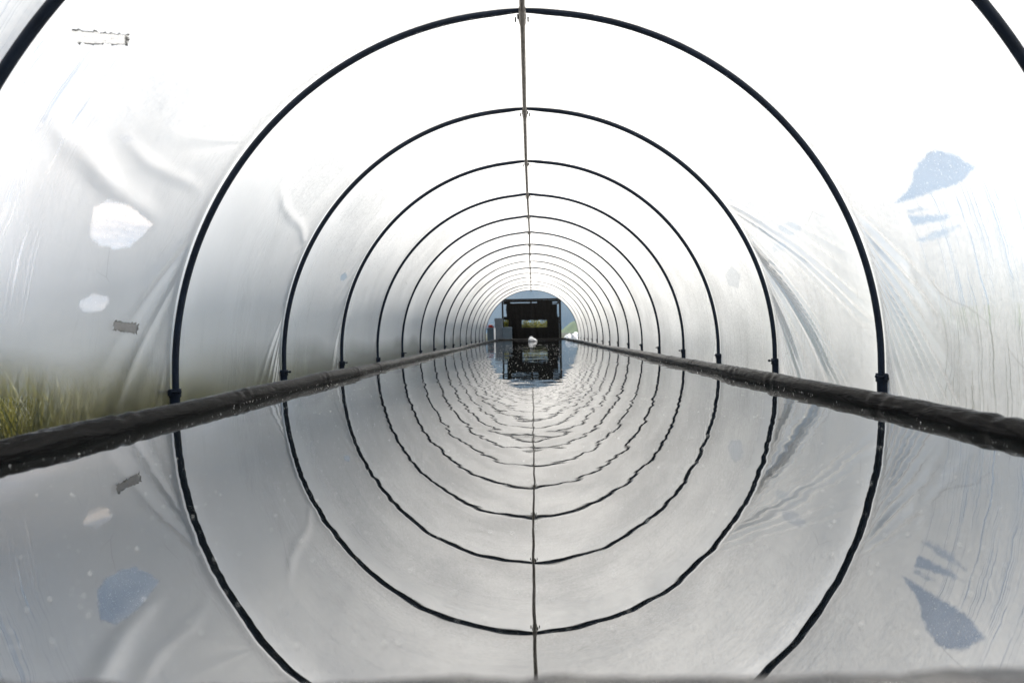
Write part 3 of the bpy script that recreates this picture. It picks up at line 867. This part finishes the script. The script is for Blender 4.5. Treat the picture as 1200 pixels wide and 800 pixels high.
# grass and weeds along the outside of the left wall
def make_grass():
    V, Fq = [], []
    r = random.Random(12)
    def blade(x, y, h, lean, az, w):
        i0 = len(V); n = 5
        dx, dy = math.cos(az), math.sin(az)
        for k in range(n):
            t_ = k / (n - 1); hh = h * t_ * (1 - .15 * lean * t_); o = lean * h * t_ * t_
            ww = w * (1 - t_) ** .7 + .0006
            px, py = x + dx * o, y + dy * o
            if py < 23.3: px = min(px, -1.94) if x < 0 else max(px, 1.94)      # the sheet stops them
            V.append((px - dy * ww, py + dx * ww, GROUND - .015 + hh)); V.append((px + dy * ww, py - dx * ww, GROUND - .015 + hh))
        for k in range(n - 1):
            a = i0 + 2 * k; Fq.append((a, a + 1, a + 3, a + 2))
    for _ in range(15000):
        y = r.uniform(.8, 25)
        x = -1.96 - abs(r.gauss(0, .30))
        dens = .55 + .45 * math.sin(y * 2.1) * math.sin(y * .73 + 1)
        if r.random() > dens: continue
        near = y < 3.3
        if not near and r.random() < .55: continue
        h = r.uniform(.25, .62) * (1.0 if near else .72) * (.75 + .35 * dens)
        blade(x, y, h, r.uniform(.05, .55), r.uniform(0, 6.28), r.uniform(.002, .0055))
    for _ in range(3600):
        y = 1.7 + 2.6 * r.random() ** 1.5; x = -1.97 - abs(r.gauss(0, .35))
        blade(x, y, r.uniform(.22, .62) * (1.15 - .22 * (y - 1.7)) * (.72 + .42 * math.sin(y * 9.3 + 2 * math.sin(y * 3.1 + x * 4))), r.uniform(.05, .7), r.uniform(0, 6.28), r.uniform(.002, .006))
    for _ in range(2600):
        y = r.uniform(.3, 26); x = 2.05 + abs(r.gauss(0, .4))
        blade(x, y, r.uniform(.06, .22), r.uniform(.1, .6), r.uniform(0, 6.28), r.uniform(.002, .004))
    for _ in range(5000):
        a, q = r.uniform(-1.1, 1.1), 24.2 + 14 * r.random() ** 1.4
        blade(a * q * .35, q, r.uniform(.15, .5), r.uniform(.1, .5), r.uniform(0, 6.28), r.uniform(.004, .009))
    me = bpy.data.meshes.new('grass'); me.from_pydata(V, [], Fq); me.materials.append(M['grass'])
    tag(link('grass', me), kind='stuff')
make_grass()

# ================================================================= AIR
def make_haze():
    bm = bmesh.new(); box_bm(bm, (0, 10, 260), (6700, 6700, 540))
    m, nt, out = mat('haze')
    v = nt.nodes.new('ShaderNodeVolumePrincipled'); v.inputs['Color'].default_value = (.40, .66, 1.0, 1); v.inputs['Density'].default_value = HAZE
    nt.links.new(v.outputs[0], out.inputs['Volume'])
    tag(bm_obj('haze', bm, m), kind='stuff')
HAZE = .00024
make_haze()

# ================================================================= LIGHT
SUN_EL, SUN_AZ = R(66), R(30)          # azimuth measured from +Y (down the tunnel) towards +X (right)
w = bpy.data.worlds.new('World'); sc.world = w; w.use_nodes = True
nt = w.node_tree; nt.nodes.clear(); N = NT(nt)
out = N.n('ShaderNodeOutputWorld'); bg = N.n('ShaderNodeBackground', i={'Strength': .06})
sky = N.n('ShaderNodeTexSky', sky_type='NISHITA', sun_disc=False, sun_elevation=SUN_EL, sun_rotation=SUN_AZ, altitude=300)
tc = N.n('ShaderNodeTexCoord').outputs['Generated']
sp = N.n('ShaderNodeSeparateXYZ', i={0: tc})
zz = N.math('ADD', N.math('MAXIMUM', sp.outputs[2], 0.0), .16)
cu = N.n('ShaderNodeCombineXYZ')
N.link(N.math('DIVIDE', sp.outputs[0], zz), cu.inputs[0]); N.link(N.math('DIVIDE', sp.outputs[1], zz), cu.inputs[1])
cn = N.noise(cu.outputs[0], .95, 7, .58, .3)
cover_ = N.ramp(cn, .40, .58)
lowband = N.ramp(sp.outputs[2], .02, .22, .85, .0)
cl = N.math('MAXIMUM', cover_, N.math('MULTIPLY', lowband, N.ramp(cn, .30, .55)))
dtb = N.n('ShaderNodeVectorMath', operation='DOT_PRODUCT'); N.link(tc, dtb.inputs[0]); dtb.inputs[1].default_value = Vector((-.80, 1, .13)).normalized()
bmot = N.ramp(N.noise(N.mapping(tc, (2.2, 2.2, 11)), 2.3, 4, .55, .4), .40, .58, .40, 1.0)
bank = N.ramp(N.math('ADD', dtb.outputs['Value'], N.math('MULTIPLY', N.math('SUBTRACT', cn, .5), .16)), .955, .990, 0, .92)
def gap(d, a, b):                        # breaks of blue between the clouds
    d = Vector(d).normalized()
    dt = N.n('ShaderNodeVectorMath', operation='DOT_PRODUCT'); N.link(tc, dt.inputs[0]); dt.inputs[1].default_value = d
    return N.ramp(N.math('ADD', dt.outputs['Value'], N.math('MULTIPLY', N.math('SUBTRACT', cn, .5), .12)), a, b, 1.0, .0)
cl = N.math('MULTIPLY', N.math('MULTIPLY', cl, gap((.72, 1, .56), .88, .96)), gap((-.72, 1, .85), .905, .962))
body_ = N.ramp(N.noise(cu.outputs[0], 2.1, 5, .6, .2), .35, .65)
cl = N.math('MAXIMUM', N.math('MAXIMUM', cl, .42), bank)
ccol = N.mixc(body_, (4.4, 4.4, 4.5), (10.0, 9.6, 9.0))
c = N.mixc(N.math('MULTIPLY', cl, .95), sky.outputs[0], ccol)
c = N.mixc(N.math('MULTIPLY', bank, bmot), c, (21.0, 16.8, 13.0))
N.link(c, bg.inputs['Color']); N.link(bg.outputs[0], out.inputs[0])

sun = bpy.data.lights.new('sun', 'SUN'); sun.energy = 5.0; sun.angle = R(.53); sun.color = (1, .95, .87)
so = bpy.data.objects.new('sun', sun); COL.objects.link(so)
sd = Vector((math.sin(SUN_AZ) * math.cos(SUN_EL), math.cos(SUN_AZ) * math.cos(SUN_EL), math.sin(SUN_EL)))
so.rotation_euler = sd.to_track_quat('Z', 'Y').to_euler(); so.location = sd * 50

# ================================================================= CAMERA
cd = bpy.data.cameras.new('camera'); co = bpy.data.objects.new('camera', cd); COL.objects.link(co); sc.camera = co
cd.sensor_width = 36; cd.lens = 36 * F / 1200
cd.shift_x = -(624 - 600) / 1200; cd.shift_y = -(400 - 389) / 1200
cd.clip_start = .02; cd.clip_end = 20000
co.location = CAM
co.rotation_euler = (Matrix.Rotation(math.pi / 2, 3, 'X') @ Matrix.Rotation(-ROLL, 3, 'Z')).to_euler()
cd.dof.use_dof = True; cd.dof.focus_distance = 4.5; cd.dof.aperture_fstop = 2.5

sc.view_settings.view_transform = 'Standard'; sc.view_settings.look = 'None'
sc.view_settings.exposure = 1.15; sc.view_settings.gamma = 1; sc.view_settings.use_curve_mapping = False
sc.render.engine = 'CYCLES'
cy = sc.cycles
cy.use_denoising = True
cy.max_bounces = 10; cy.diffuse_bounces = 4; cy.glossy_bounces = 4; cy.transmission_bounces = 6; cy.transparent_max_bounces = 12
cy.sample_clamp_indirect = 8
cy.caustics_reflective = False
